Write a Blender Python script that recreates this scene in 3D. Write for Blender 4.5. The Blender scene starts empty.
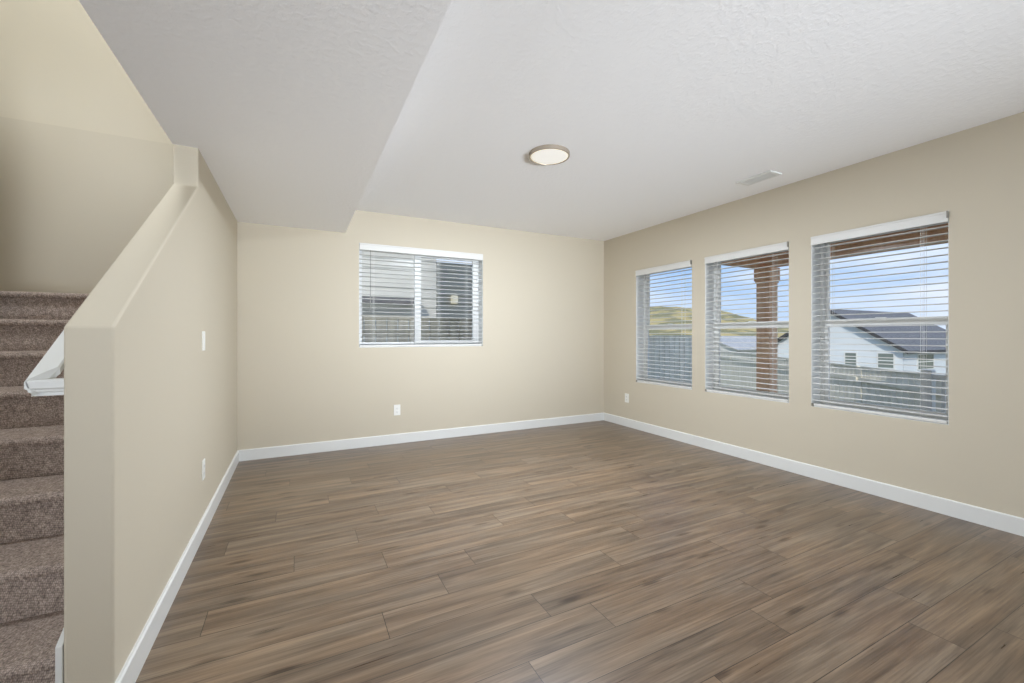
import bpy, bmesh, math, random
from mathutils import Vector, noise
random.seed(7)
C = bpy.context.scene.collection
R = math.radians
S = bpy.context.scene

# ------------------------------------------------------------------ camera
cam = bpy.data.cameras.new('camera'); co = bpy.data.objects.new('camera', cam); C.objects.link(co)
cam.sensor_width = 36; cam.lens = 36*424/1024; cam.shift_y = -6/1024; cam.clip_start = .05; cam.clip_end = 600
EYE = 1.2
co.location = (0, 0, EYE); co.rotation_euler = (R(90), 0, -math.atan2(214, 424))
S.camera = co

# ------------------------------------------------------------------ view
S.view_settings.view_transform = 'Standard'; S.view_settings.look = 'None'
S.view_settings.gamma = 1; S.view_settings.use_curve_mapping = False
S.view_settings.exposure = 0.0
S.cycles.max_bounces = 10; S.cycles.diffuse_bounces = 6; S.cycles.transparent_max_bounces = 16
S.cycles.use_denoising = True
S.cycles.sample_clamp_indirect = 4

# ------------------------------------------------------------------ world
W = bpy.data.worlds.new('sky'); S.world = W; W.use_nodes = True
nt = W.node_tree; nt.nodes.clear()
def N(t, nt_=None, **k):
    n = (nt_ or nt).nodes.new(t)
    for a, b in k.items(): setattr(n, a, b)
    return n
wo = N('ShaderNodeOutputWorld'); bg = N('ShaderNodeBackground'); tc = N('ShaderNodeTexCoord')
sep = N('ShaderNodeSeparateXYZ'); nt.links.new(tc.outputs['Generated'], sep.inputs[0])
rp = N('ShaderNodeValToRGB'); nt.links.new(sep.outputs['Z'], rp.inputs[0])
e = rp.color_ramp.elements
e[0].position = 0.0; e[0].color = (.52, .63, .80, 1)
e[1].position = 0.6; e[1].color = (.13, .30, .66, 1)
m_ = rp.color_ramp.elements.new(.18); m_.color = (.26, .46, .77, 1)
mp = N('ShaderNodeMapping'); mp.inputs['Scale'].default_value = (1.6, 1.6, 9); mp.inputs['Rotation'].default_value = (.12, .1, 0)
nt.links.new(tc.outputs['Generated'], mp.inputs[0])
nz = N('ShaderNodeTexNoise'); nz.inputs['Scale'].default_value = 2.1; nz.inputs['Detail'].default_value = 6
nt.links.new(mp.outputs[0], nz.inputs[0])
cr = N('ShaderNodeValToRGB'); nt.links.new(nz.outputs[0], cr.inputs[0])
cr.color_ramp.elements[0].position = .42; cr.color_ramp.elements[1].position = .66
mx = N('ShaderNodeMixRGB'); nt.links.new(cr.outputs[0], mx.inputs[0]); nt.links.new(rp.outputs[0], mx.inputs[1])
mx.inputs[2].default_value = (.66, .73, .85, 1)
nt.links.new(mx.outputs[0], bg.inputs[0]); bg.inputs[1].default_value = 1.3
nt.links.new(bg.outputs[0], wo.inputs[0])

# ------------------------------------------------------------------ lights
def light(name, kind, loc, energy, color=(1, 1, 1), rot=(0, 0, 0), size=None, size_y=None, radius=None):
    l = bpy.data.lights.new(name, kind); l.energy = energy; l.color = color
    if size:
        l.shape = 'RECTANGLE' if size_y else 'DISK'; l.size = size
        if size_y: l.size_y = size_y
    if radius is not None: l.shadow_soft_size = radius
    o = bpy.data.objects.new(name, l); C.objects.link(o); o.location = loc; o.rotation_euler = rot
    return o
sun = light('sun', 'SUN', (0, 0, 20), 2.6, (1, .93, .82)); sun.data.angle = R(.6)
sun.rotation_euler = Vector((.60, .55, -.60)).to_track_quat('-Z', 'Y').to_euler()
def aim(o, d): o.rotation_euler = Vector(d).to_track_quat('-Z', 'Y').to_euler()
COOL = (.93, 1.0, 1.09)
# added fill lights without a source, left and far rear, well behind the camera
light('side_fill', 'AREA', (-3.25, -1.6, 1.3), 74, COOL, (0, R(-90), 0), 2.0, 3.0)
o_ = light('rear_fill', 'AREA', (1.8, -4.2, .4), 50, COOL, size=3.0, size_y=.8); aim(o_, (-.25, 7.2, 2.15)); o_.data.spread = R(50)
# the lit ceiling lamp, and the lamp over the upper flight of the stairs
light('ceiling_lamp_glow', 'AREA', (1.65, 2.66, 2.505), 82, COOL, (0, 0, 0), .26)
o_ = light('upstairs_lamp', 'AREA', (-1.15, 2.2, 5.15), 62, (.94, 1, 1.06), size=.7); aim(o_, (.05, 1.6, -2.0)); o_.data.spread = R(150)

# ------------------------------------------------------------------ materials
def lin(r, g, b):
    return tuple(((c/255)/12.92 if c/255 <= .04045 else ((c/255+.055)/1.055)**2.4) for c in (r, g, b)) + (1,)
def mat(name, col, rough=.6, metal=0, spec=None):
    m = bpy.data.materials.new(name); m.use_nodes = True
    b = m.node_tree.nodes['Principled BSDF']
    b.inputs['Base Color'].default_value = col if len(col) == 4 else (*col, 1)
    b.inputs['Roughness'].default_value = rough; b.inputs['Metallic'].default_value = metal
    if spec is not None: b.inputs['Specular IOR Level'].default_value = spec
    return m
def bump(m, scale, strength, detail=3, dist=.01, ramp=None):
    t = m.node_tree; b = t.nodes['Principled BSDF']
    c = N('ShaderNodeTexCoord', t); n = N('ShaderNodeTexNoise', t); n.inputs['Scale'].default_value = scale; n.inputs['Detail'].default_value = detail
    t.links.new(c.outputs['Object'], n.inputs[0]); u = N('ShaderNodeBump', t); u.inputs['Strength'].default_value = strength; u.inputs['Distance'].default_value = dist
    o = n.outputs[0]
    if ramp:
        r = N('ShaderNodeValToRGB', t); r.color_ramp.elements[0].position = ramp[0]; r.color_ramp.elements[1].position = ramp[1]
        t.links.new(o, r.inputs[0]); o = r.outputs[0]
    t.links.new(o, u.inputs['Height']); t.links.new(u.outputs[0], b.inputs['Normal'])
    return m
def vary(m, c1, c2, scale, detail=4, stretch=(1, 1, 1), lo=.35, hi=.65):
    t = m.node_tree; b = t.nodes['Principled BSDF']
    c = N('ShaderNodeTexCoord', t); p = N('ShaderNodeMapping', t); p.inputs['Scale'].default_value = stretch
    n = N('ShaderNodeTexNoise', t); n.inputs['Scale'].default_value = scale; n.inputs['Detail'].default_value = detail
    r = N('ShaderNodeValToRGB', t); r.color_ramp.elements[0].position = lo; r.color_ramp.elements[1].position = hi
    r.color_ramp.elements[0].color = (*c1[:3], 1); r.color_ramp.elements[1].color = (*c2[:3], 1)
    t.links.new(c.outputs['Object'], p.inputs[0]); t.links.new(p.outputs[0], n.inputs[0]); t.links.new(n.outputs[0], r.inputs[0]); t.links.new(r.outputs[0], b.inputs['Base Color'])
    return m
M = {}
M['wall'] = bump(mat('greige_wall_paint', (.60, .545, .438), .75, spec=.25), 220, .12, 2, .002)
M['wall_lit'] = bump(mat('lit_greige_wall_paint', (.64, .583, .468), .75, spec=.25), 220, .12, 2, .002)  # same wall paint, lightened to stand for the light from upstairs
M['ceil'] = bump(mat('white_textured_ceiling', (.90, .90, .90), .85, spec=.2), 38, .2, 4, .003, (.45, .62))
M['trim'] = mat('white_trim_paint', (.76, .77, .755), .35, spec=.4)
M['vinyl'] = mat('white_vinyl', (.79, .80, .79), .3)
M['slat'] = mat('white_blind', (.73, .73, .705), .45)
M['plastic'] = mat('white_plastic', (.84, .84, .80), .35)
M['plastic_dark'] = mat('slot_grey', (.12, .12, .12), .5)
M['bracket'] = mat('bracket_grey', (.28, .27, .24), .4, .4)
M['nickel'] = mat('brushed_nickel', (.42, .36, .29), .38, .6)
M['cord'] = mat('cord', (.85, .85, .82), .7)
M['wand'] = mat('clear_grey_wand', (.45, .45, .43), .25)
def emat(name, col, st):
    m = bpy.data.materials.new(name); m.use_nodes = True; b = m.node_tree.nodes['Principled BSDF']
    b.inputs['Base Color'].default_value = (.6, .6, .58, 1); b.inputs['Emission Color'].default_value = (*col, 1); b.inputs['Emission Strength'].default_value = st
    return m
M['diffuser'] = emat('lit_diffuser', (1, .97, .90), .48)
M['diffuser_edge'] = emat('lit_diffuser_edge', (1, .9, .70), .6)

# carpet
def carpet():
    m = mat('brown_loop_carpet', (.2, .16, .14), .95, spec=.1); t = m.node_tree; b = t.nodes['Principled BSDF']
    c = N('ShaderNodeTexCoord', t)
    sx = N('ShaderNodeSeparateXYZ', t); t.links.new(c.outputs['Object'], sx.inputs[0])
    # rows of loops: bands along x, staggered along the wrapped (y+z) direction
    add = N('ShaderNodeMath', t, operation='ADD'); t.links.new(sx.outputs['Y'], add.inputs[0]); t.links.new(sx.outputs['Z'], add.inputs[1])
    cb = N('ShaderNodeCombineXYZ', t); t.links.new(sx.outputs['X'], cb.inputs[0]); t.links.new(add.outputs[0], cb.inputs[1])
    mpp = N('ShaderNodeMapping', t); mpp.inputs['Rotation'].default_value = (0, 0, R(14)); t.links.new(cb.outputs[0], mpp.inputs[0])
    br = N('ShaderNodeTexVoronoi', t); br.inputs['Scale'].default_value = 190; br.inputs['Randomness'].default_value = .45
    st = N('ShaderNodeMapping', t); st.inputs['Scale'].default_value = (1, .62, 1); t.links.new(mpp.outputs[0], st.inputs[0]); t.links.new(st.outputs[0], br.inputs[0])
    r = N('ShaderNodeValToRGB', t); e = r.color_ramp.elements
    e[0].position = .08; e[0].color = (.64, .53, .46, 1); e[1].position = .8; e[1].color = (.17, .13, .113, 1)
    t.links.new(br.outputs['Distance'], r.inputs[0])
    nn = N('ShaderNodeTexNoise', t); nn.inputs['Scale'].default_value = 60; t.links.new(c.outputs['Object'], nn.inputs[0])
    mm = N('ShaderNodeMixRGB', t, blend_type='OVERLAY'); mm.inputs[0].default_value = .6
    t.links.new(r.outputs[0], mm.inputs[1]); t.links.new(nn.outputs[0], mm.inputs[2]); t.links.new(mm.outputs[0], b.inputs['Base Color'])
    u = N('ShaderNodeBump', t); u.invert = True; u.inputs['Strength'].default_value = .7; u.inputs['Distance'].default_value = .004
    t.links.new(br.outputs['Distance'], u.inputs['Height']); t.links.new(u.outputs[0], b.inputs['Normal'])
    return m
M['carpet'] = carpet()

# floor planks: rows along X, width .1756, length 1.18, joint offsets per row
def planks():
    m = mat('oak_look_plank_floor', (.2, .14, .1), .3, spec=.62); t = m.node_tree; b = t.nodes['Principled BSDF']; L = t.links.new
    def MA(op, a, b_=None, c_=None):
        n = N('ShaderNodeMath', t, operation=op)
        for i, v in enumerate((a, b_, c_)):
            if v is None: continue
            if isinstance(v, (int, float)): n.inputs[i].default_value = v
            else: L(v, n.inputs[i])
        return n.outputs[0]
    c = N('ShaderNodeTexCoord', t); s = N('ShaderNodeSeparateXYZ', t); L(c.outputs['Object'], s.inputs[0])
    X, Y = s.outputs['X'], s.outputs['Y']; Wd, Ln = .1756, 1.18
    ry = MA('DIVIDE', MA('SUBTRACT', Y, .663), Wd); row = MA('FLOOR', ry); fy = MA('SUBTRACT', ry, row)
    offs = [2.28, 2.49, 1.768, .757, 1.168, .965, .325, .626, .831, .414, 1.162, .315, .82, .484]
    offs += [1.05, .2, .74, .39, 1.12, .58, .93, .1, .66, 1.0, .3]
    # lookup table of the joint position of each row
    rr = N('ShaderNodeValToRGB', t); rr.color_ramp.interpolation = 'CONSTANT'; n_ = len(offs)
    el = rr.color_ramp.elements
    while len(el) < n_: el.new(.5 + .001*len(el))
    for i in range(n_): el[i].position = i/32
    for i in range(n_):
        v = (offs[i] % Ln)/Ln; el[i].color = (v, v, v, 1)
    L(MA('DIVIDE', MA('ADD', row, .5), 32.), rr.inputs[0])
    wn0 = N('ShaderNodeTexWhiteNoise', t, noise_dimensions='1D'); L(row, wn0.inputs['W'])
    inside = MA('GREATER_THAN', row, -.5)
    off = MA('ADD', MA('MULTIPLY', inside, rr.outputs[0]), MA('MULTIPLY', MA('SUBTRACT', 1., inside), wn0.outputs[0]))
    rx = MA('SUBTRACT', MA('DIVIDE', X, Ln), off); col = MA('FLOOR', rx); fx = MA('SUBTRACT', rx, col)
    cid = N('ShaderNodeCombineXYZ', t); L(col, cid.inputs[0]); L(row, cid.inputs[1])
    wn = N('ShaderNodeTexWhiteNoise', t, noise_dimensions='3D'); L(cid.outputs[0], wn.inputs['Vector'])
    sc = N('ShaderNodeSeparateColor', t); L(wn.outputs['Color'], sc.inputs[0])
    # grain coordinates, shifted per plank
    gx = MA('ADD', X, MA('MULTIPLY', sc.outputs[0], 37.)); gy = MA('ADD', Y, MA('MULTIPLY', sc.outputs[1], 19.))
    def grain(sx_, sy_, scale, det, dist=0):
        cc = N('ShaderNodeCombineXYZ', t); L(MA('MULTIPLY', gx, sx_), cc.inputs[0]); L(MA('MULTIPLY', gy, sy_), cc.inputs[1])
        n = N('ShaderNodeTexNoise', t); n.inputs['Scale'].default_value = scale; n.inputs['Detail'].default_value = det; n.inputs['Distortion'].default_value = dist
        L(cc.outputs[0], n.inputs[0]); return n.outputs[0]
    g1 = grain(1.5, 21, 1.0, 7, .6)     # broad streaks
    g2 = grain(3, 120, 1.2, 6, .4)       # fine grain
    g3 = grain(1.1, 4.2, 1.6, 2)        # tone patches grey / tan
    r1 = N('ShaderNodeValToRGB', t); e = r1.color_ramp.elements
    e[0].position = .34; e[0].color = lin(80, 64, 50); e[1].position = .68; e[1].color = lin(142, 122, 100)
    k = e.new(.5); k.color = lin(112, 94, 76)
    mixg = MA('ADD', MA('MULTIPLY', g1, .64), MA('MULTIPLY', g2, .36))
    L(MA('ADD', mixg, MA('MULTIPLY', MA('SUBTRACT', sc.outputs[2], .5), .07)), r1.inputs[0])
    r3 = N('ShaderNodeValToRGB', t); e = r3.color_ramp.elements
    e[0].position = .38; e[0].color = (.96, 1.0, 1.04, 1); e[1].position = .62; e[1].color = (1.04, 1.0, .95, 1)
    L(g3, r3.inputs[0])
    mu = N('ShaderNodeMixRGB', t, blend_type='MULTIPLY'); mu.inputs[0].default_value = 1; L(r1.outputs[0], mu.inputs[1]); L(r3.outputs[0], mu.inputs[2])
    # knots
    kc = N('ShaderNodeCombineXYZ', t); L(MA('MULTIPLY', gx, 1.15), kc.inputs[0]); L(MA('MULTIPLY', gy, 4.4), kc.inputs[1])
    vo = N('ShaderNodeTexVoronoi', t); vo.inputs['Scale'].default_value = 2.1; L(kc.outputs[0], vo.inputs[0])
    kn = N('ShaderNodeValToRGB', t); e = kn.color_ramp.elements; e[0].position = .07; e[0].color = (.42, .36, .32, 1); e[1].position = .19; e[1].color = (1, 1, 1, 1)
    L(MA('ADD', vo.outputs['Distance'], MA('MULTIPLY', MA('SUBTRACT', g2, .5), .16)), kn.inputs[0])
    mk = N('ShaderNodeMixRGB', t, blend_type='MULTIPLY'); mk.inputs[0].default_value = .85; L(mu.outputs[0], mk.inputs[1]); L(kn.outputs[0], mk.inputs[2])
    # seams
    ex = MA('MULTIPLY', MA('MINIMUM', fx, MA('SUBTRACT', 1., fx)), Ln); ey = MA('MULTIPLY', MA('MINIMUM', fy, MA('SUBTRACT', 1., fy)), Wd)
    seam = MA('MINIMUM', ex, ey); sm = N('ShaderNodeMapRange', t); sm.inputs['From Min'].default_value = .0006; sm.inputs['From Max'].default_value = .0019
    L(seam, sm.inputs[0])
    ms = N('ShaderNodeMixRGB', t); L(sm.outputs[0], ms.inputs[0]); ms.inputs[1].default_value = lin(48, 38, 31); L(mk.outputs[0], ms.inputs[2])
    L(ms.outputs[0], b.inputs['Base Color'])
    L(MA('ADD', .24, MA('MULTIPLY', g2, .12)), b.inputs['Roughness'])
    u = N('ShaderNodeBump', t); u.inputs['Strength'].default_value = .25; u.inputs['Distance'].default_value = .001
    L(g2, u.inputs['Height']); L(u.outputs[0], b.inputs['Normal'])
    return m
M['planks'] = planks()

def glass():
    m = bpy.data.materials.new('window_glass'); m.use_nodes = True; t = m.node_tree; t.nodes.clear()
    o = N('ShaderNodeOutputMaterial', t); a = N('ShaderNodeBsdfTransparent', t); a.inputs[0].default_value = (.985, .99, .99, 1)
    g = N('ShaderNodeBsdfGlossy', t); g.inputs['Roughness'].default_value = .2; lw = N('ShaderNodeLayerWeight', t); lw.inputs[0].default_value = .5
    p5 = N('ShaderNodeMath', t, operation='POWER'); t.links.new(lw.outputs['Facing'], p5.inputs[0]); p5.inputs[1].default_value = 5
    f = N('ShaderNodeMath', t, operation='MULTIPLY_ADD'); t.links.new(p5.outputs[0], f.inputs[0]); f.inputs[1].default_value = .6; f.inputs[2].default_value = .01
    x = N('ShaderNodeMixShader', t); t.links.new(f.outputs[0], x.inputs[0]); t.links.new(a.outputs[0], x.inputs[1]); t.links.new(g.outputs[0], x.inputs[2]); t.links.new(x.outputs[0], o.inputs[0])
    return m
M['glass'] = glass()
# outdoors
M['patio_wood'] = vary(mat('brown_stained_timber', (.2, .12, .08), .7), lin(236, 186, 146), lin(250, 208, 170), 3, 5, (4, 4, .6))
M['patio_deck'] = vary(mat('patio_roof_boards', (.2, .15, .1), .8), lin(215, 180, 130), lin(170, 145, 120), 4, 4, (1, 6, 1))
M['concrete'] = vary(mat('concrete', (.5, .49, .46), .9), (.42, .41, .39), (.55, .54, .51), 5)
M['grey_fence'] = vary(mat('grey_fence_boards', (.3, .3, .29), .8), lin(226, 221, 205), lin(240, 236, 222), 3, 4, (3, 3, .5))
M['brown_fence'] = vary(mat('taupe_fence_boards', (.3, .27, .22), .8), lin(208, 199, 180), lin(226, 217, 197), 3, 4, (3, 3, .5))
M['siding'] = mat('white_lap_siding', lin(226, 232, 236), .7)
M['siding_grey'] = mat('pale_grey_siding', lin(222, 222, 216), .7)
M['siding_blue'] = mat('grey_green_siding', lin(196, 190, 174), .7)
M['shingle'] = vary(mat('dark_shingles', (.1, .1, .1), .9), lin(96, 98, 102), lin(124, 124, 126), 6, 4, (1, 1, 3))
M['shingle_pale'] = vary(mat('pale_shingles', (.5, .5, .5), .9), lin(172, 174, 176), lin(190, 190, 190), 2)
M['shingle_line'] = mat('dark_fascia', lin(72, 72, 74), .7)
M['far_glass'] = mat('far_window_pane', lin(128, 138, 132), .2)
M['dirt'] = vary(mat('dry_lawn', (.3, .27, .16), .95), lin(142, 132, 98), lin(120, 122, 84), 1.5, 6)
M['hill'] = vary(mat('dry_grass_hill', (.4, .34, .18), .95), lin(136, 132, 96), lin(192, 173, 120), .22, 9, (1, 1, 4), .44, .55)
M['lamp_glow'] = emat('porch_lamp_glow', (1, .9, .6), .45)

# ------------------------------------------------------------------ mesh helpers
def box(bm, x0, x1, y0, y1, z0, z1, mi=0):
    v = [bm.verts.new((x, y, z)) for x in (x0, x1) for y in (y0, y1) for z in (z0, z1)]
    for f in ((0, 1, 3, 2), (4, 6, 7, 5), (0, 4, 5, 1), (2, 3, 7, 6), (0, 2, 6, 4), (1, 5, 7, 3)):
        fc = bm.faces.new([v[i] for i in f]); fc.material_index = mi
def prism(bm, pts, axis, a, b, mi=0):
    """polygon pts in the plane normal to axis, extruded from a to b"""
    def P(p, q):
        return {'x': (q, p[0], p[1]), 'y': (p[0], q, p[1]), 'z': (p[0], p[1], q)}[axis]
    A = [bm.verts.new(P(p, a)) for p in pts]; B = [bm.verts.new(P(p, b)) for p in pts]
    fs = [bm.faces.new(A), bm.faces.new(B[::-1])]
    for i in range(len(pts)):
        j = (i+1) % len(pts); fs.append(bm.faces.new((A[i], B[i], B[j], A[j])))
    for f in fs: f.material_index = mi
def tube(bm, p, q, r, n=8, mi=0):
    p, q = Vector(p), Vector(q); d = (q-p).normalized(); a = d.orthogonal().normalized(); b = d.cross(a)
    A = [bm.verts.new(p+r*(math.cos(2*math.pi*i/n)*a+math.sin(2*math.pi*i/n)*b)) for i in range(n)]
    B = [bm.verts.new(q+r*(math.cos(2*math.pi*i/n)*a+math.sin(2*math.pi*i/n)*b)) for i in range(n)]
    for i in range(n): bm.faces.new((A[i], A[(i+1) % n], B[(i+1) % n], B[i])).material_index = mi
    bm.faces.new(A[::-1]).material_index = mi; bm.faces.new(B).material_index = mi
def lathe(bm, prof, cx, cy, n=64, mi=0):
    rings = []
    for r, z in prof:
        rings.append([bm.verts.new((cx+r*math.cos(2*math.pi*i/n), cy+r*math.sin(2*math.pi*i/n), z)) for i in range(n)] if r > 1e-6 else [bm.verts.new((cx, cy, z))])
    for A, B in zip(rings, rings[1:]):
        for i in range(n):
            j = (i+1) % n
            if len(A) == 1 and len(B) == 1: continue
            if len(A) == 1: f = (A[0], B[i], B[j])
            elif len(B) == 1: f = (A[i], A[j], B[0])
            else: f = (A[i], A[j], B[j], B[i])
            bm.faces.new(f).material_index = mi
def obj(name, bm, mats, parent=None, bevel=None, smooth=False, seg=2):
    bmesh.ops.recalc_face_normals(bm, faces=bm.faces)
    me = bpy.data.meshes.new(name); bm.to_mesh(me); bm.free()
    for m in (mats if isinstance(mats, (list, tuple)) else [mats]): me.materials.append(m)
    o = bpy.data.objects.new(name, me); C.objects.link(o)
    if parent is not None:
        o.parent = parent; o.matrix_parent_inverse = parent.matrix_world.inverted() if False else o.matrix_parent_inverse
        o.location = -Vector(absloc(parent))
    if bevel:
        b = o.modifiers.new('bevel', 'BEVEL'); b.width = bevel; b.segments = seg; b.limit_method = 'ANGLE'; b.angle_limit = R(35)
    if smooth:
        for p in me.polygons: p.use_smooth = True
    return o
def absloc(o):
    v = Vector(o.location)
    while o.parent is not None: o = o.parent; v = v + Vector(o.location)
    return v
def B(*boxes):
    bm = bmesh.new()
    for b in boxes: box(bm, *b)
    return bm
def tag(o, label=None, cat=None, group=None, kind=None):
    if label: o['label'] = label
    if cat: o['category'] = cat
    if group: o['group'] = group
    if kind: o['kind'] = kind
    return o
def thing(name, loc, label=None, cat=None, group=None, kind=None):
    o = bpy.data.objects.new(name, None); C.objects.link(o); o.location = loc; o.empty_display_size = .1
    return tag(o, label, cat, group, kind)
def struct(name, bm, m, label=None, cat=None, **k):
    return tag(obj(name, bm, m, **k), label, cat, kind='structure')

# ------------------------------------------------------------------ room dimensions
XR, YB, XL, XS = 3.88, 4.79, -.516, -.634     # right wall, back wall, half-wall room face, half-wall stair face
ZC, ZS = 2.54, 2.285                           # ceiling, dropped soffit
YR, XO = -4.6, -3.4                            # rear wall, far left wall of the room
YW = 1.754                                     # end of half wall
WIN = [(3.281, 4.149), (2.246, 3.113), (1.213, 2.065)]
WZ0, WZ1 = .600, 2.035
BX0, BX1, BZ0, BZ1 = .583, 2.02, 1.07, 2.195
WT = .21

struct('floor', B((XO-.2, XR+.2, YR-.2, YB+.2, -.12, 0)), M['planks'], 'brown wood-look plank floor running the width of the room', 'floor')
# right wall with three openings
bm = bmesh.new(); ys = [YR-.2]
segs = []; cur = YR-.2
for a, b in sorted(WIN): segs.append((cur, a)); cur = b
segs.append((cur, YB+WT))
for a, b in segs: box(bm, XR, XR+WT, a, b, -.12, ZC+.3)
for a, b in WIN:
    box(bm, XR, XR+WT, a, b, -.12, WZ0); box(bm, XR, XR+WT, a, b, WZ1, ZC+.3)
struct('wall_right', bm, M['wall'], 'greige right wall with three windows', 'wall')
# back wall (room part) with one opening
struct('wall_back', B((XS, BX0, YB, YB+WT, -.12, ZC+.3), (BX1, XR, YB, YB+WT, -.12, ZC+.3), (BX0, BX1, YB, YB+WT, -.12, BZ0), (BX0, BX1, YB, YB+WT, BZ1, ZC+.3)),
       M['wall'], 'greige back wall with one wide window', 'wall')
# half wall + full-height wall beside the stairs
bm = bmesh.new()
prism(bm, [(YW, 0), (YW, 1.227), (3.011, 2.06), (3.011, ZS+.02), (YB, ZS+.02), (YB, 0)], 'x', XS, XL)
struct('wall_left', bm, M['wall'], 'greige half wall with a sloping top beside the stairs', 'wall', bevel=.008, seg=3)
# stairwell
struct('wall_stairwell_back', B((-2.8, XS, YB, YB+WT, -.12, 5.3, 1), (-2.8, XS, YB-.012, YB, 0, 2.918)), [M['wall'], M['wall_lit']], 'tall greige wall above the stair landing', 'wall')
struct('wall_stairwell_right', B((XS, XS+.11, 1.5, YB+WT, ZS+.3, 5.3)), M['wall'])
struct('wall_stairwell_left', B((-1.74, -1.62, 1.5, 3.58, 0, 3.8), (-2.8, -1.74, 3.46, 3.58, 0, 3.8), (-2.92, -2.8, 3.46, YB+WT, 0, 5.3)), M['wall'])
struct('wall_left_near', B((XO, -1.62, 1.5, 1.62, 0, ZC+.1)), M['wall'])
struct('wall_stairwell_header', B((-1.62, XS, 1.38, 1.5, ZS, 3.9)), M['wall'])
struct('wall_upstairs', B((XO, XS+.11, -3.6, -3.5, 2.85, 5.3), (XO-.1, XO, -3.6, 3.5, 2.85, 5.3), (XS, XS+.11, -3.5, 1.5, 2.84, 5.3), (XO, -1.74, 3.36, 3.46, 2.85, 3.8), (XO-.1, -2.8, 3.46, 3.56, 2.85, 5.3)), M['wall'])
struct('ceiling_upstairs', B((XO-.1, XS+.11, -3.6, YB+WT, 5.3, 5.45)), M['ceil'])
struct('floor_upstairs', B((XO, -1.74, 1.62, 3.36, 2.55, 2.84)), M['wall'])
# unseen storey above and its outer walls, added to block the sun
struct('roof', B((-3.6, XR+.35, YR-.4, YB+.5, 5.45, 5.6)), M['shingle'])
struct('wall_upper_front', B((XS+.11, XR+WT, YB+.1, YB+WT, ZC+.3, 5.45), (XR+.1, XR+WT, YR-.2, YB+.1, ZC+.3, 5.45)), M['siding_grey'])
# room shell behind the camera
struct('wall_rear', B((XO-.2, XR+.2, YR-.2, YR, 0, ZC+.3)), M['wall'])
struct('wall_far_left', B((XO-.2, XO, YR, 1.62, 0, ZC+.3)), M['wall'])
# ceiling
struct('ceiling', B((XS+.05, XR, YR, YB, ZC, ZC+.3), (XO, XS+.05, YR, 1.5, ZC, ZC+.3)), M['ceil'], 'white textured ceiling', 'ceiling')
struct('ceiling_soffit', B((XS, .445, 1.5, YB, ZS, ZC), (-1.2, .445, YR, 1.38, ZS, ZC), (XS, .445, 1.38, 1.5, ZS, ZC), (XS, XS+.05, 1.5, YB, ZC, ZC+.3)), M['ceil'], 'lower white ceiling section beside the stairs', 'ceiling')

# baseboards (eased top edge)
BH, BT = .106, .014
def base_prof(): return [(0, 0), (BT, 0), (BT, BH-.006), (BT-.006, BH), (0, BH)]
bm = bmesh.new(); prism(bm, [(XR-p, q) for p, q in base_prof()], 'y', YR, YB)
struct('baseboard_right', bm, M['trim'])
bm = bmesh.new(); prism(bm, [(YB-p, q) for p, q in base_prof()], 'x', XL+BT, XR-BT)
struct('baseboard_back', bm, M['trim'])
bm = bmesh.new(); prism(bm, [(XL+p, q) for p, q in base_prof()], 'y', YW-BT, YB)
struct('baseboard_left', bm, M['trim'])
bm = bmesh.new(); prism(bm, [(YW-p, q) for p, q in base_prof()], 'x', XS-.018, XL)
struct('baseboard_end', bm, M['trim'])

# ------------------------------------------------------------------ stairs
RI, TR, Y0 = .185, .28, 2.147-.28   # first riser plane
NOSE, XW = .03, -1.62
st = thing('staircase', (-1.1, Y0, 0), 'brown carpeted stairs climbing behind the half wall to a landing', 'stairs')
for i in range(8):
    y, z1 = Y0+i*TR, (i+1)*RI
    y2 = y+TR+.02 if i < 7 else YB-.006
    bm = bmesh.new()
    r = .019
    pr = [(y, z1-RI+.0), (y, z1-.04)]
    # rounded nosing
    cxn, czn = y-NOSE+r, z1-r
    for k in range(9):
        a = R(270-k*22.5); pr.append((cxn+r*math.cos(a), czn+r*math.sin(a)))
    pr += [(y2, z1), (y2, z1-RI)]
    prism(bm, pr, 'x', XW+.001 if i < 7 else -2.8, XS-.019)
    if i < 7: obj('step', bm, M['carpet'], st)
    else: struct('floor_landing', bm, M['carpet'], 'carpeted stair landing', 'floor')
# skirt board on the inner face of the half wall
bm = bmesh.new()
sl = RI/TR
prism(bm, [(YW, 0), (YW, .262), (YB-.6, .262+(3.79-YW)*sl+.02), (YB-.02, .262+(3.79-YW)*sl+.02), (YB-.02, 1.3), (3.6, 1.1), (YW+.3, .0)], 'x', XS-.018, XS-.001)
obj('skirt_board', bm, M['trim'], st, bevel=.003)

# handrail: moulded rail fixed along the stair face of the half wall, mitred return to the wall
hr = thing('handrail', (-.69, 1.79, 1.0), 'white moulded handrail end returning to the stair side of the half wall', 'handrail')
xo, xi = -.730, -.672
def rail_prof(w0, w1):    # (x, z) cross-section, z measured down from the top
    m = (w0+w1)/2; h = (w1-w0)/2
    return [(m-h, -.002), (m-h+.004, .004), (m+h-.004, .004), (m+h, -.002), (m+h, -.022), (m+h-.007, -.026), (m+h-.009, -.033), (m+h-.016, -.036), (m+h-.016, -.047),
            (m-h+.016, -.047), (m-h+.016, -.036), (m-h+.009, -.033), (m-h+.007, -.026), (m-h, -.022)]
bm = bmesh.new(); pr = rail_prof(xo, xi); ys_, zs_ = 1.785, 1.062; ye = 3.70
slp = .663
A = [bm.verts.new((x, ys_, zs_+z)) if x < -.701 else bm.verts.new((x, ys_+(x-xo), zs_+z+(x-xo)*slp)) for x, z in pr]
Bv = [bm.verts.new((x, ye, zs_+z+(ye-ys_)*slp)) for x, z in pr]
for i in range(len(pr)):
    j = (i+1) % len(pr); bm.faces.new((A[i], Bv[i], Bv[j], A[j]))
bm.faces.new(A); bm.faces.new(Bv[::-1])
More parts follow.
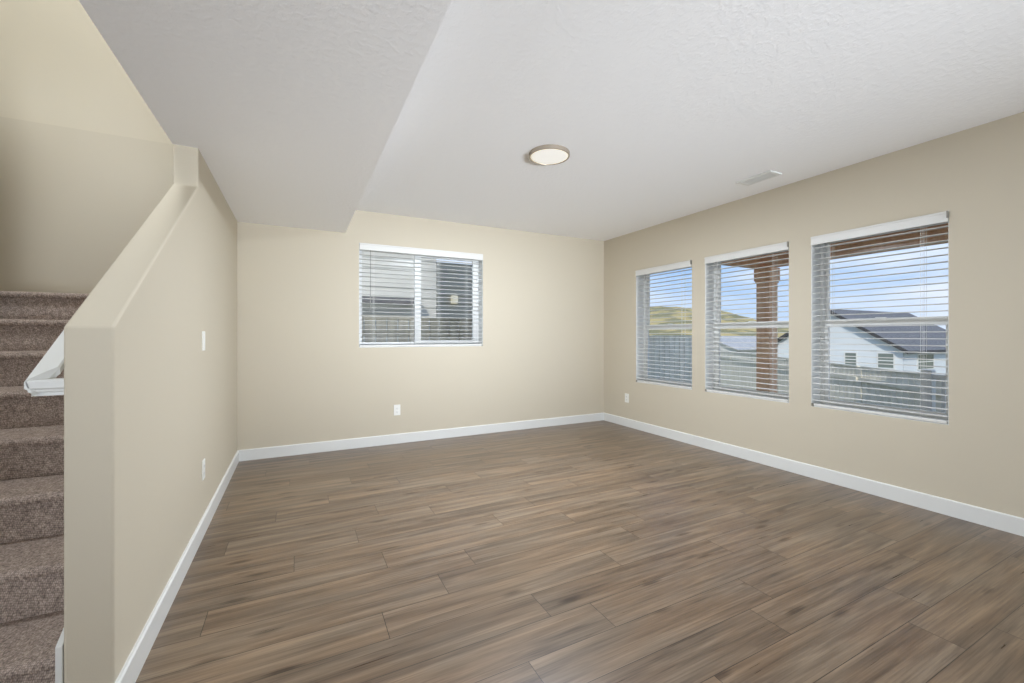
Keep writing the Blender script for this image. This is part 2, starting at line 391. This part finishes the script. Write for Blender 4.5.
obj('rail', bm, M['trim'], hr)
bm = bmesh.new()
wr = .054
pts = rail_prof(ys_, ys_+wr)
prism(bm, [(y, zs_+z) for y, z in pts], 'x', xo, XS)
# mitre the outer end so the corner slopes with the rail
for v in bm.verts:
    if abs(v.co.x-xo) < 1e-4: v.co.x += (zs_+.004-v.co.z)*.28
obj('wall_return', bm, M['trim'], hr, bevel=.0015)
for yb in (2.3, 3.3):
    zc = zs_+(yb-ys_)*slp-.05
    bm = bmesh.new(); tube(bm, (-.695, yb, zc), (-.695, yb, zc-.04), .008); tube(bm, (-.695, yb, zc-.04), (XS, yb, zc-.06), .008); box(bm, XS-.006, XS, yb-.025, yb+.025, zc-.09, zc-.03)
    obj('bracket', bm, M['bracket'], hr)

# ------------------------------------------------------------------ windows (frame in a local u,v,w space mapped to a wall)
def mapped(wall):
    if wall == 'R':   # u along y, w outwards (+x)
        return lambda u, w, z: (XR+w, u, z)
    return lambda u, w, z: (u, YB+w, z)
def ubox(bm, f, u0, u1, w0, w1, z0, z1):
    a = f(u0, w0, z0); b = f(u1, w1, z1)
    box(bm, min(a[0], b[0]), max(a[0], b[0]), min(a[1], b[1]), max(a[1], b[1]), z0, z1)
def ring(bm, f, u0, u1, w0, w1, z0, z1, t, tb=None, tt=None, tl=None, tr=None):
    tb = tb or t; tt = tt or t; tl = tl or t; tr = tr or t
    ubox(bm, f, u0, u0+tl, w0, w1, z0, z1); ubox(bm, f, u1-tr, u1, w0, w1, z0, z1)
    ubox(bm, f, u0+tl, u1-tr, w0, w1, z0, z0+tb); ubox(bm, f, u0+tl, u1-tr, w0, w1, z1-tt, z1)
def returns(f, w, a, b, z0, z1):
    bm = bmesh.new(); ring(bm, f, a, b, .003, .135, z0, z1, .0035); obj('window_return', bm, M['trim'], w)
def hung_window(n, a, b):
    f = mapped('R'); w = thing('window_%d' % n, (XR+.15, (a+b)/2, WZ0), None, None, kind='structure')
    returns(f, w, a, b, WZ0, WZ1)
    bm = bmesh.new(); ring(bm, f, a, b, .135, .20, WZ0, WZ1, .026); obj('window_frame', bm, M['vinyl'], w, bevel=.002)
    zm = 1.305
    bm = bmesh.new(); ring(bm, f, a+.026, b-.026, .168, .192, zm-.02, WZ1-.026, .022, tb=.04); up = obj('upper_sash', bm, M['vinyl'], w, bevel=.002)
    bm = bmesh.new(); ubox(bm, f, a+.048, b-.048, .178, .182, zm+.02, WZ1-.048); obj('pane', bm, M['glass'], up)
    bm = bmesh.new(); ring(bm, f, a+.026, b-.026, .14, .166, WZ0+.026, zm+.03, .034, tb=.034, tt=.055)
    lo = obj('lower_sash', bm, M['vinyl'], w, bevel=.002)
    bm = bmesh.new(); ubox(bm, f, a+.06, b-.06, .151, .155, WZ0+.06, zm-.025); obj('pane', bm, M['glass'], lo)
    bm = bmesh.new(); ubox(bm, f, (a+b)/2-.035, (a+b)/2+.035, .13, .142, zm+.022, zm+.036); obj('sash_lock', bm, M['vinyl'], lo, bevel=.002)
for i, (a, b) in enumerate(WIN): hung_window(i+1, a, b)
# slider in the back wall
f = mapped('B'); w = thing('window_4', ((BX0+BX1)/2, YB+.15, BZ0), kind='structure')
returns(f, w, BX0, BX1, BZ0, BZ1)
bm = bmesh.new(); ring(bm, f, BX0, BX1, .135, .20, BZ0, BZ1, .03); obj('window_frame', bm, M['vinyl'], w, bevel=.002)
bm = bmesh.new(); ring(bm, f, BX0+.03, 1.27, .168, .192, BZ0+.03, BZ1-.03, .022); fs = obj('fixed_sash', bm, M['vinyl'], w, bevel=.002)
bm = bmesh.new(); ubox(bm, f, BX0+.052, 1.24, .178, .182, BZ0+.052, BZ1-.052); obj('pane', bm, M['glass'], fs)
bm = bmesh.new(); ring(bm, f, 1.215, BX1-.03, .138, .166, BZ0+.03, BZ1-.03, .045, tl=.075, tr=.05); ss = obj('sliding_sash', bm, M['vinyl'], w, bevel=.002)
bm = bmesh.new(); ubox(bm, f, 1.29, BX1-.08, .151, .155, BZ0+.075, BZ1-.075); obj('pane', bm, M['glass'], ss)

# ------------------------------------------------------------------ blinds
def blind(wall, a, b, z0, z1, label, wand_at=None, cords=(.16, .84)):
    f = mapped(wall); a += .004; b -= .004
    pm = f((a+b)/2, .03, z1)
    t = thing('window_blind', pm, label, 'blind', 'white slatted blinds in the windows')
    # valance with a small profile, and head rail
    bm = bmesh.new(); ubox(bm, f, a, b, -.012, .0, z1-.074, z1-.006); ubox(bm, f, a, b, -.017, -.012, z1-.018, z1-.006); ubox(bm, f, a, b, -.015, -.012, z1-.074, z1-.066)
    obj('valance', bm, M['slat'], t, bevel=.0015)
    bm = bmesh.new(); ubox(bm, f, a+.004, b-.004, .006, .06, z1-.052, z1-.004); obj('head_rail', bm, M['slat'], t, bevel=.002)
    bm = bmesh.new(); pitch = .0475; z = z0+.052
    ww = .050
    while z < z1-.066:
        # gently crowned slat
        for k in range(4):
            w0 = .006+ww*k/4; w1 = .006+ww*(k+1)/4
            h0 = .0035*math.sin(math.pi*k/4); h1 = .0035*math.sin(math.pi*(k+1)/4)
            p = [f(a+.006, w0, z+h0), f(b-.006, w0, z+h0), f(b-.006, w1, z+h1), f(a+.006, w1, z+h1)]
            q = [(x, y, zz+.0026) for x, y, zz in p]
            P = [bm.verts.new(v) for v in p]; Q = [bm.verts.new(v) for v in q]
            bm.faces.new(P); bm.faces.new(Q[::-1])
            bm.faces.new((P[0], P[1], Q[1], Q[0])); bm.faces.new((P[2], P[3], Q[3], Q[2])); bm.faces.new((P[0], Q[0], Q[3], P[3])); bm.faces.new((P[1], P[2], Q[2], Q[1]))
        z += pitch
    obj('slats', bm, M['slat'], t)
    bm = bmesh.new(); ubox(bm, f, a+.006, b-.006, .004, .056, z0+.006, z0+.026); obj('bottom_rail', bm, M['slat'], t, bevel=.003)
    for c in cords:
        u = a+(b-a)*c
        bm = bmesh.new()
        for w_ in (.004, .058):
            for du in (-.006, .006): tube(bm, f(u+du, w_, z0+.02), f(u+du, w_, z1-.06), .0009, 5)
        obj('ladder_cord', bm, M['cord'], t)
    if wall == 'R':
        bm = bmesh.new(); ubox(bm, f, a-.002, a+.003, -.02, .0, z1-.05, z1-.004); obj('valance_clip', bm, M['bracket'], t)
        bm = bmesh.new(); ubox(bm, f, b-.014, b+.002, -.004, .01, z0+.004, z0+.03); obj('hold_down_bracket', bm, M['bracket'], t)
    else:
        bm = bmesh.new(); ubox(bm, f, b-.012, b+.002, -.004, .01, z0+.002, z0+.014); obj('hold_down_bracket', bm, M['bracket'], t)
    if wand_at:
        bm = bmesh.new(); p = f(wand_at, -.006, z1-.06); q = f(wand_at, -.006, z1-.72); tube(bm, p, q, .004, 6); obj('tilt_wand', bm, M['wand'], t)
    return t
blind('R', *WIN[0], WZ0, WZ1, 'white slatted blind in the window nearest the back corner, hills behind it')
blind('R', *WIN[1], WZ0, WZ1, 'white slatted blind in the middle right-wall window, brown patio post behind it')
blind('R', *WIN[2], WZ0, WZ1, 'white slatted blind in the right-wall window farthest from the corner, neighbour roof behind it')
blind('B', BX0, BX1, BZ0, BZ1, 'wide white slatted blind in the back wall window, with a tilt wand', wand_at=.70, cords=(.105, .40, .62, .86))

# ------------------------------------------------------------------ ceiling light, vent
cl = thing('ceiling_light', (1.65, 2.66, ZC), 'round flush ceiling light with a nickel rim, lit', 'ceiling light')
bm = bmesh.new(); lathe(bm, [(.0, ZC), (.147, ZC), (.149, ZC-.003), (.149, ZC-.027), (.147, ZC-.029), (.140, ZC-.029), (.137, ZC-.022), (0, ZC-.022)], 1.65, 2.66)
obj('rim', bm, M['nickel'], cl, smooth=False)
bm = bmesh.new(); lathe(bm, [(.122, ZC-.0270), (.136, ZC-.0262), (.138, ZC-.0225), (0, ZC-.0225)], 1.65, 2.66, mi=1)
lathe(bm, [(0, ZC-.0285), (.08, ZC-.0282), (.122, ZC-.0270)], 1.65, 2.66, mi=0)
obj('diffuser', bm, [M['diffuser'], M['diffuser_edge']], cl, smooth=True)

vt = thing('ceiling_vent', (3.49, 2.27, ZC), 'white rectangular register grille in the ceiling by the right wall', 'vent')
bm = bmesh.new(); vx0, vx1, vy0, vy1 = 3.41, 3.57, 2.12, 2.42
box(bm, vx0, vx0+.028, vy0, vy1, ZC-.012, ZC); box(bm, vx1-.028, vx1, vy0, vy1, ZC-.012, ZC); box(bm, vx0+.028, vx1-.028, vy0, vy0+.028, ZC-.012, ZC); box(bm, vx0+.028, vx1-.028, vy1-.028, vy1, ZC-.012, ZC)
obj('frame', bm, M['trim'], vt, bevel=.002)
bm = bmesh.new()
for k in range(9):
    x = vx0+.034+k*.0115
    prism(bm, [(x, ZC-.001), (x+.002, ZC-.001), (x+.009, ZC-.012), (x+.007, ZC-.012)], 'y', vy0+.028, vy1-.028)
obj('louvres', bm, M['trim'], vt)
bm = bmesh.new(); box(bm, vx0+.028, vx1-.028, vy0+.028, vy1-.028, ZC-.0012, ZC-.0002); obj('duct_opening', bm, M['bracket'], vt)

# ------------------------------------------------------------------ outlets, switch
def plate(name, face, u, z, label, cat, group=None, switch=False):
    """face: 'B' back wall, 'R' right wall, 'L' half wall"""
    def g(du, w, dz):
        if face == 'B': return (u+du, YB-w, z+dz)
        if face == 'R': return (XR-w, u+du, z+dz)
        return (XL+w, u+du, z+dz)
    def gb(bm, u0, u1, w0, w1, z0, z1):
        a, b = g(u0, w0, z0), g(u1, w1, z1); box(bm, min(a[0], b[0]), max(a[0], b[0]), min(a[1], b[1]), max(a[1], b[1]), min(a[2], b[2]), max(a[2], b[2]))
    t = thing(name, g(0, 0, 0), label, cat, group)
    bm = bmesh.new(); gb(bm, -.036, .036, 0, .006, -.059, .059); obj('wall_plate', bm, M['plastic'], t, bevel=.002)
    if switch:
        bm = bmesh.new(); gb(bm, -.017, .017, .006, .009, -.034, .034); o = obj('rocker', bm, M['plastic'], t, bevel=.001)
    else:
        for dz in (-.021, .021):
            bm = bmesh.new(); gb(bm, -.0165, .0165, .006, .0085, dz-.0145, dz+.0145); s = obj('socket', bm, M['plastic'], t, bevel=.003)
            bm = bmesh.new(); gb(bm, -.008, -.006, .0085, .0088, dz-.003, dz+.006); gb(bm, .006, .008, .0085, .0088, dz-.003, dz+.005); gb(bm, -.002, .002, .0085, .0088, dz-.010, dz-.006)
            obj('slots', bm, M['plastic_dark'], s)
    for dz in ((-.048, .048) if switch else (0,)):
        bm = bmesh.new(); gb(bm, -.003, .003, .006, .0075, dz-.003, dz+.003); obj('screw', bm, M['plastic'], t)
plate('outlet', 'B', .984, .371, 'white wall outlet low on the back wall under the window', 'outlet')
plate('outlet', 'R', 4.316, .374, 'pale wall outlet low on the right wall near the back corner', 'outlet')
plate('outlet', 'L', 3.15, .385, 'white wall outlet low on the half wall above the left baseboard', 'outlet')
plate('light_switch', 'L', 3.15, 1.167, 'white wall switch at mid height on the left wall above an outlet', 'light switch', switch=True)

# ------------------------------------------------------------------ OUTDOORS
def sm(t): t = max(0, min(1, t)); return t*t*(3-2*t)
def ground(x, y): return -.35 - .95*sm((x-5)/5) - 1.0*sm((x-15)/15) - .25*sm((y-12)/20)
bm = bmesh.new(); nx, ny = 60, 60; gx0, gx1, gy0, gy1 = -12, 78, -14, 76
gv = [[bm.verts.new((gx0+(gx1-gx0)*i/nx, gy0+(gy1-gy0)*j/ny, ground(gx0+(gx1-gx0)*i/nx, gy0+(gy1-gy0)*j/ny))) for j in range(ny+1)] for i in range(nx+1)]
for i in range(nx):
    for j in range(ny): bm.faces.new((gv[i][j], gv[i+1][j], gv[i+1][j+1], gv[i][j+1]))
struct('ground_lawn', bm, M['dirt'], smooth=True)
# hills
def ridge(th):   # degrees clockwise from +y
    pts = [(-40, 9), (0, 12), (30, 11.5), (43, 10.9), (48, 10.6), (52.6, 9.2), (57, 5.6), (61, 3.6), (70, 2.2), (110, 2)]
    for (a, b), (c_, d) in zip(pts, pts[1:]):
        if a <= th <= c_: return b+(d-b)*(th-a)/(c_-a)
    return 2
bm = bmesh.new(); rows = []
for i in range(131):
    th = -25+i*1.0; rowv = []
    for j in range(15):
        r = 70+j*12; k = sm((r-70)/80)
        h = -3.4+(ridge(th)+3.4)*k + .8*k*noise.noise(Vector((r*.06, th*.25, 1.3))) + .25*k*noise.noise(Vector((r*.2, th*1.1, 4)))
        rowv.append(bm.verts.new((r*math.sin(R(th)), r*math.cos(R(th)), h if r < 160 else h-(r-160)*.05)))
    rows.append(rowv)
for A_, B_ in zip(rows, rows[1:]):
    for j in range(14): bm.faces.new((A_[j], B_[j], B_[j+1], A_[j+1]))
struct('hills', bm, M['hill'], 'dry grassy hills beyond the houses', 'hills', smooth=True)

# patio slab
struct('patio_slab', B((XR+WT, 6.9, -1.2, 4.6, -.5, -.15)), M['concrete'])
# patio cover: two posts, beams, rafters, roof boards
pc = thing('patio_cover', (6.5, 4.15, -.15), 'brown timber patio cover with post and beams outside the right windows', 'patio cover')
PX, PY = 6.5, 4.155
def ppost(y):
    bm = bmesh.new(); box(bm, PX-.01, PX+.20, y-.105, y+.105, -.15, 2.257)
    p = obj('post', bm, M['patio_wood'], pc, bevel=.006)
    bm = bmesh.new(); box(bm, PX-.035, PX+.225, y-.13, y+.13, 2.06, 2.257); box(bm, PX-.022, PX+.212, y-.117, y+.117, 2.02, 2.06); obj('capital', bm, M['patio_wood'], p, bevel=.005)
    bm = bmesh.new(); box(bm, PX-.03, PX+.22, y-.125, y+.125, -.15, .03); obj('post_base', bm, M['patio_wood'], p, bevel=.005)
ppost(PY); ppost(-.9)
bm = bmesh.new(); box(bm, PX, PX+.14, -1.1, PY+.13, 2.257, 2.50); obj('front_beam', bm, M['patio_wood'], pc, bevel=.004)
bm = bmesh.new(); box(bm, XR+WT+.01, PX, PY-.01, PY+.12, 2.257, 2.46); obj('side_beam', bm, M['patio_wood'], pc, bevel=.004)
for k in range(13):
    y = -1.05+k*.42
    bm = bmesh.new(); prism(bm, [(XR+WT+.01, 2.60), (XR+WT+.01, 2.74), (6.98, 2.64), (6.98, 2.50)], 'y', y, y+.04); obj('rafter', bm, M['patio_wood'], pc)
bm = bmesh.new(); prism(bm, [(XR+WT+.01, 2.742), (XR+WT+.01, 2.78), (7.02, 2.68), (7.02, 2.642)], 'y', -1.2, 4.4); obj('roof_boards', bm, M['patio_deck'], pc)

# white patio railing
rl = thing('patio_railing', (6.55, .7, -.15), 'white vinyl patio railing seen at the lower right of the right-hand window', 'railing')
bm = bmesh.new(); box(bm, 6.53, 6.60, -.78, 2.18, .70, .75); obj('top_rail', bm, M['vinyl'], rl, bevel=.004)
bm = bmesh.new(); box(bm, 6.54, 6.59, -.78, 2.18, -.06, -.02); obj('bottom_rail', bm, M['vinyl'], rl, bevel=.004)
bm = bmesh.new(); box(bm, 6.51, 6.62, 2.18, 2.28, -.15, .80); obj('newel', bm, M['vinyl'], rl, bevel=.006)
for k in range(26):
    y = -.72+k*.112; bm = bmesh.new(); box(bm, 6.55, 6.58, y, y+.03, -.02, .70); obj('baluster', bm, M['vinyl'], rl)

# fences
def fence(p, q, ztop, board, m, label, tall=1.83, gap=.022, npost=None, cap=True):
    p = Vector(p); q = Vector(q); d = (q-p); Ld = d.length; d.normalize(); nrm = Vector((-d.y, d.x))
    t = thing('fence', (p.x, p.y, ztop-tall), label, 'fence')
    span = 2.4; k = max(1, round(Ld/span)); span = Ld/k
    def obox(bm, s0, s1, n0, n1, z0, z1):
        v = []
        for s_ in (s0, s1):
            for n_ in (n0, n1):
                for z in (z0, z1):
                    w_ = p+d*s_+nrm*n_; v.append(bm.verts.new((w_.x, w_.y, z)))
        for f_ in ((0, 1, 3, 2), (4, 6, 7, 5), (0, 4, 5, 1), (2, 3, 7, 6), (0, 2, 6, 4), (1, 5, 7, 3)): bm.faces.new([v[i] for i in f_])
    for i in range(k+1):
        bm = bmesh.new(); obox(bm, i*span-.055, i*span+.055, -.022, .022, ztop-tall-.6, ztop-.015); obj('post', bm, m, t)
    for i in range(k):
        bm = bmesh.new(); s = i*span+.055; en = (i+1)*span-.055
        n = int((en-s)/(board+gap)); bw = (en-s)/n
        for j in range(n): obox(bm, s+j*bw, s+(j+1)*bw-gap, -.012, .012, ztop-tall, ztop-.03)
        obj('panel', bm, m, t)
        for a0, a1, b0, b1, nm in ((.013, .05, ztop-.30, ztop-.22, 'rail'), (.013, .05, ztop-tall+.2, ztop-tall+.28, 'rail'), (-.03, .03, ztop-.03, ztop, 'cap_rail')):
            bm = bmesh.new(); obox(bm, s, en, a0, a1, b0, b1); obj(nm, bm, m, t)
    return t
fence((8.3, 2.3), (16.2, 12.6), .60, .11, M['grey_fence'], 'long grey board fence below the neighbouring house, outside the right windows', tall=2.3)
fence((4.9, 7.3), (8.75, 7.3), 1.20, .14, M['grey_fence'], 'grey board fence close outside the window nearest the corner', tall=2.3)
fence((-1.5, 7.0), (4.6, 7.0), 1.50, .14, M['brown_fence'], 'taupe board fence outside the back wall window', tall=2.3)

# houses
def lap(bm, p, q, z0, z1, out, step=.18, th=.018, mi=0):
    """clapboards on a vertical wall p->q (2D), out = outward normal"""
    z = z0
    while z < z1-.01:
        zt = min(z+step, z1)
        A = [(p[0], p[1], z), (q[0], q[1], z), (q[0], q[1], zt), (p[0], p[1], zt)]
        o = Vector((out[0], out[1], 0))*th
        v = [bm.verts.new(Vector(A[0])+o), bm.verts.new(Vector(A[1])+o), bm.verts.new(A[2]), bm.verts.new(A[3]), bm.verts.new(A[0]), bm.verts.new(A[1])]
        bm.faces.new((v[0], v[1], v[2], v[3])).material_index = mi; bm.faces.new((v[4], v[5], v[1], v[0])).material_index = mi
        z = zt
hs = thing('neighbour_house', (31.8, 15.8, -2.5), 'white sided gabled house with dark shingle roof beyond the grey fence', 'house')
hx0, hx1, hy0, hy1, ze, za = 31.8, 42.8, 11.9, 19.7, .40, 2.86
bm = bmesh.new(); prism(bm, [(hy0, -3.2), (hy0, ze), ((hy0+hy1)/2, za-.08), (hy1, ze), (hy1, -3.2)], 'x', hx0, hx1)
lap(bm, (hx0, hy0), (hx0, hy1), -3.2, ze, (-1, 0)); lap(bm, (hx0, hy0), (hx1, hy0), -3.2, ze, (0, -1))
obj('walls', bm, M['siding'], hs)
hm = (hy0+hy1)/2; ov = .35; g = (za-ze)/(hm-hy0)
for sgn, nm in ((-1, 'roof'), (1, 'roof')):
    ye_ = hm+sgn*(hm-hy0+ov); z_e = ze-ov*g
    bm = bmesh.new(); prism(bm, [(hm, za), (ye_, z_e), (ye_, z_e+.14), (hm, za+.13)], 'x', hx0-.35, hx1+.35); rf = obj(nm, bm, M['shingle'], hs)
    bm = bmesh.new(); prism(bm, [(hm, za-.06), (ye_, z_e-.06), (ye_, z_e+.15), (hm, za+.17)], 'x', hx0-.39, hx0-.35); obj('rake_board', bm, M['shingle_line'], rf)
    bm = bmesh.new(); box(bm, hx0-.35, hx1+.35, ye_-.06 if sgn < 0 else ye_, ye_ if sgn < 0 else ye_+.06, z_e-.02, z_e+.13); obj('gutter', bm, M['shingle_line'], rf)
def hwin(parent, face, c, u0, u1, z0, z1):
    bm = bmesh.new()
    def fb(bm, a, b, w0, w1, y, z):
        if face == 'x': box(bm, c-w1, c-w0, a, b, y, z)
        else: box(bm, a, b, c-w1, c-w0, y, z)
    fb(bm, u0-.07, u0, .0, .05, z0-.07, z1+.07); fb(bm, u1, u1+.07, .0, .05, z0-.07, z1+.07); fb(bm, u0, u1, .0, .05, z0-.07, z0); fb(bm, u0, u1, .0, .05, z1, z1+.07)
    fb(bm, u0, u1, .0, .045, (z0+z1)/2-.03, (z0+z1)/2+.03)
    w_ = obj('window', bm, M['vinyl'], parent)
    bm = bmesh.new(); fb(bm, u0, u1, .0, .03, z0, z1); obj('pane', bm, M['far_glass'], w_)
hwin(hs, 'x', hx0, 14.25, 14.85, -.75, .07); hwin(hs, 'x', hx0, 12.35, 13.1, -.75, .10); hwin(hs, 'y', hy0, 33.6, 35.7, -.85, .02)
# a low pale-roofed house farther off
def far_house(x, y, l, wd, z0, ze, za, label, wm, rm, rot=0):
    t = thing('distant_house', (x, y, z0), label, 'house', None)
    bm = bmesh.new(); prism(bm, [(y-wd/2, z0-1), (y-wd/2, ze), (y, za-.1), (y+wd/2, ze), (y+wd/2, z0-1)], 'x', x-l/2, x+l/2); obj('walls', bm, wm, t)
    g_ = (za-ze)/(wd/2)
    for sgn in (-1, 1):
        bm = bmesh.new(); prism(bm, [(y, za), (y+sgn*(wd/2+.4), ze-.4*g_), (y+sgn*(wd/2+.4), ze-.4*g_+.12), (y, za+.14)], 'x', x-l/2-.4, x+l/2+.4); obj('roof', bm, rm, t)
    for k in range(3):
        xx = x-l/2+1.5+k*(l-3)/2.4
        bm = bmesh.new(); box(bm, xx, xx+1.1, y-wd/2-.04, y-wd/2, ze-1.6, ze-.5); obj('window', bm, M['far_glass'], t)
far_house(51, 36.2, 11, 8, -3.2, -.4, 1.0, 'distant low house with pale roof left of the brown patio post', M['siding_grey'], M['shingle_pale'])

# neighbouring building outside the back window
nb = thing('next_door_house', (1, 9, -.4), 'pale grey sided house close outside the back wall window', 'house')
bm = bmesh.new(); box(bm, -6, 2.69, 9, 14, -.5, 4.2); lap(bm, (-6, 9), (2.69, 9), 1.2, 4.2, (0, -1), .2); lap(bm, (2.69, 9), (2.69, 14), -.5, 4.2, (1, 0), .2); obj('walls', bm, M['siding_grey'], nb)
bm = bmesh.new(); box(bm, 2.69, 9, 10.2, 14, -.5, 3.02); lap(bm, (2.69, 10.2), (9, 10.2), 1.2, 3.02, (0, -1), .2); obj('side_wing', bm, M['siding_blue'], nb)
bm = bmesh.new(); prism(bm, [(8.78, 1.84), (8.78, 1.90), (9.0, 1.99), (9.0, 1.93)], 'x', -6, 2.3); obj('porch_roof', bm, M['shingle'], nb)
bm = bmesh.new(); prism(bm, [(8.3, 4.1), (8.3, 4.25), (11.5, 6.0), (14.7, 4.25), (14.7, 4.1)], 'x', -6.4, 3.0); obj('roof', bm, M['shingle'], nb)
bm = bmesh.new(); box(bm, 3.42, 3.58, 10.08, 10.2, 2.0, 2.2); obj('porch_lamp', bm, M['lamp_glow'], nb, bevel=.02)
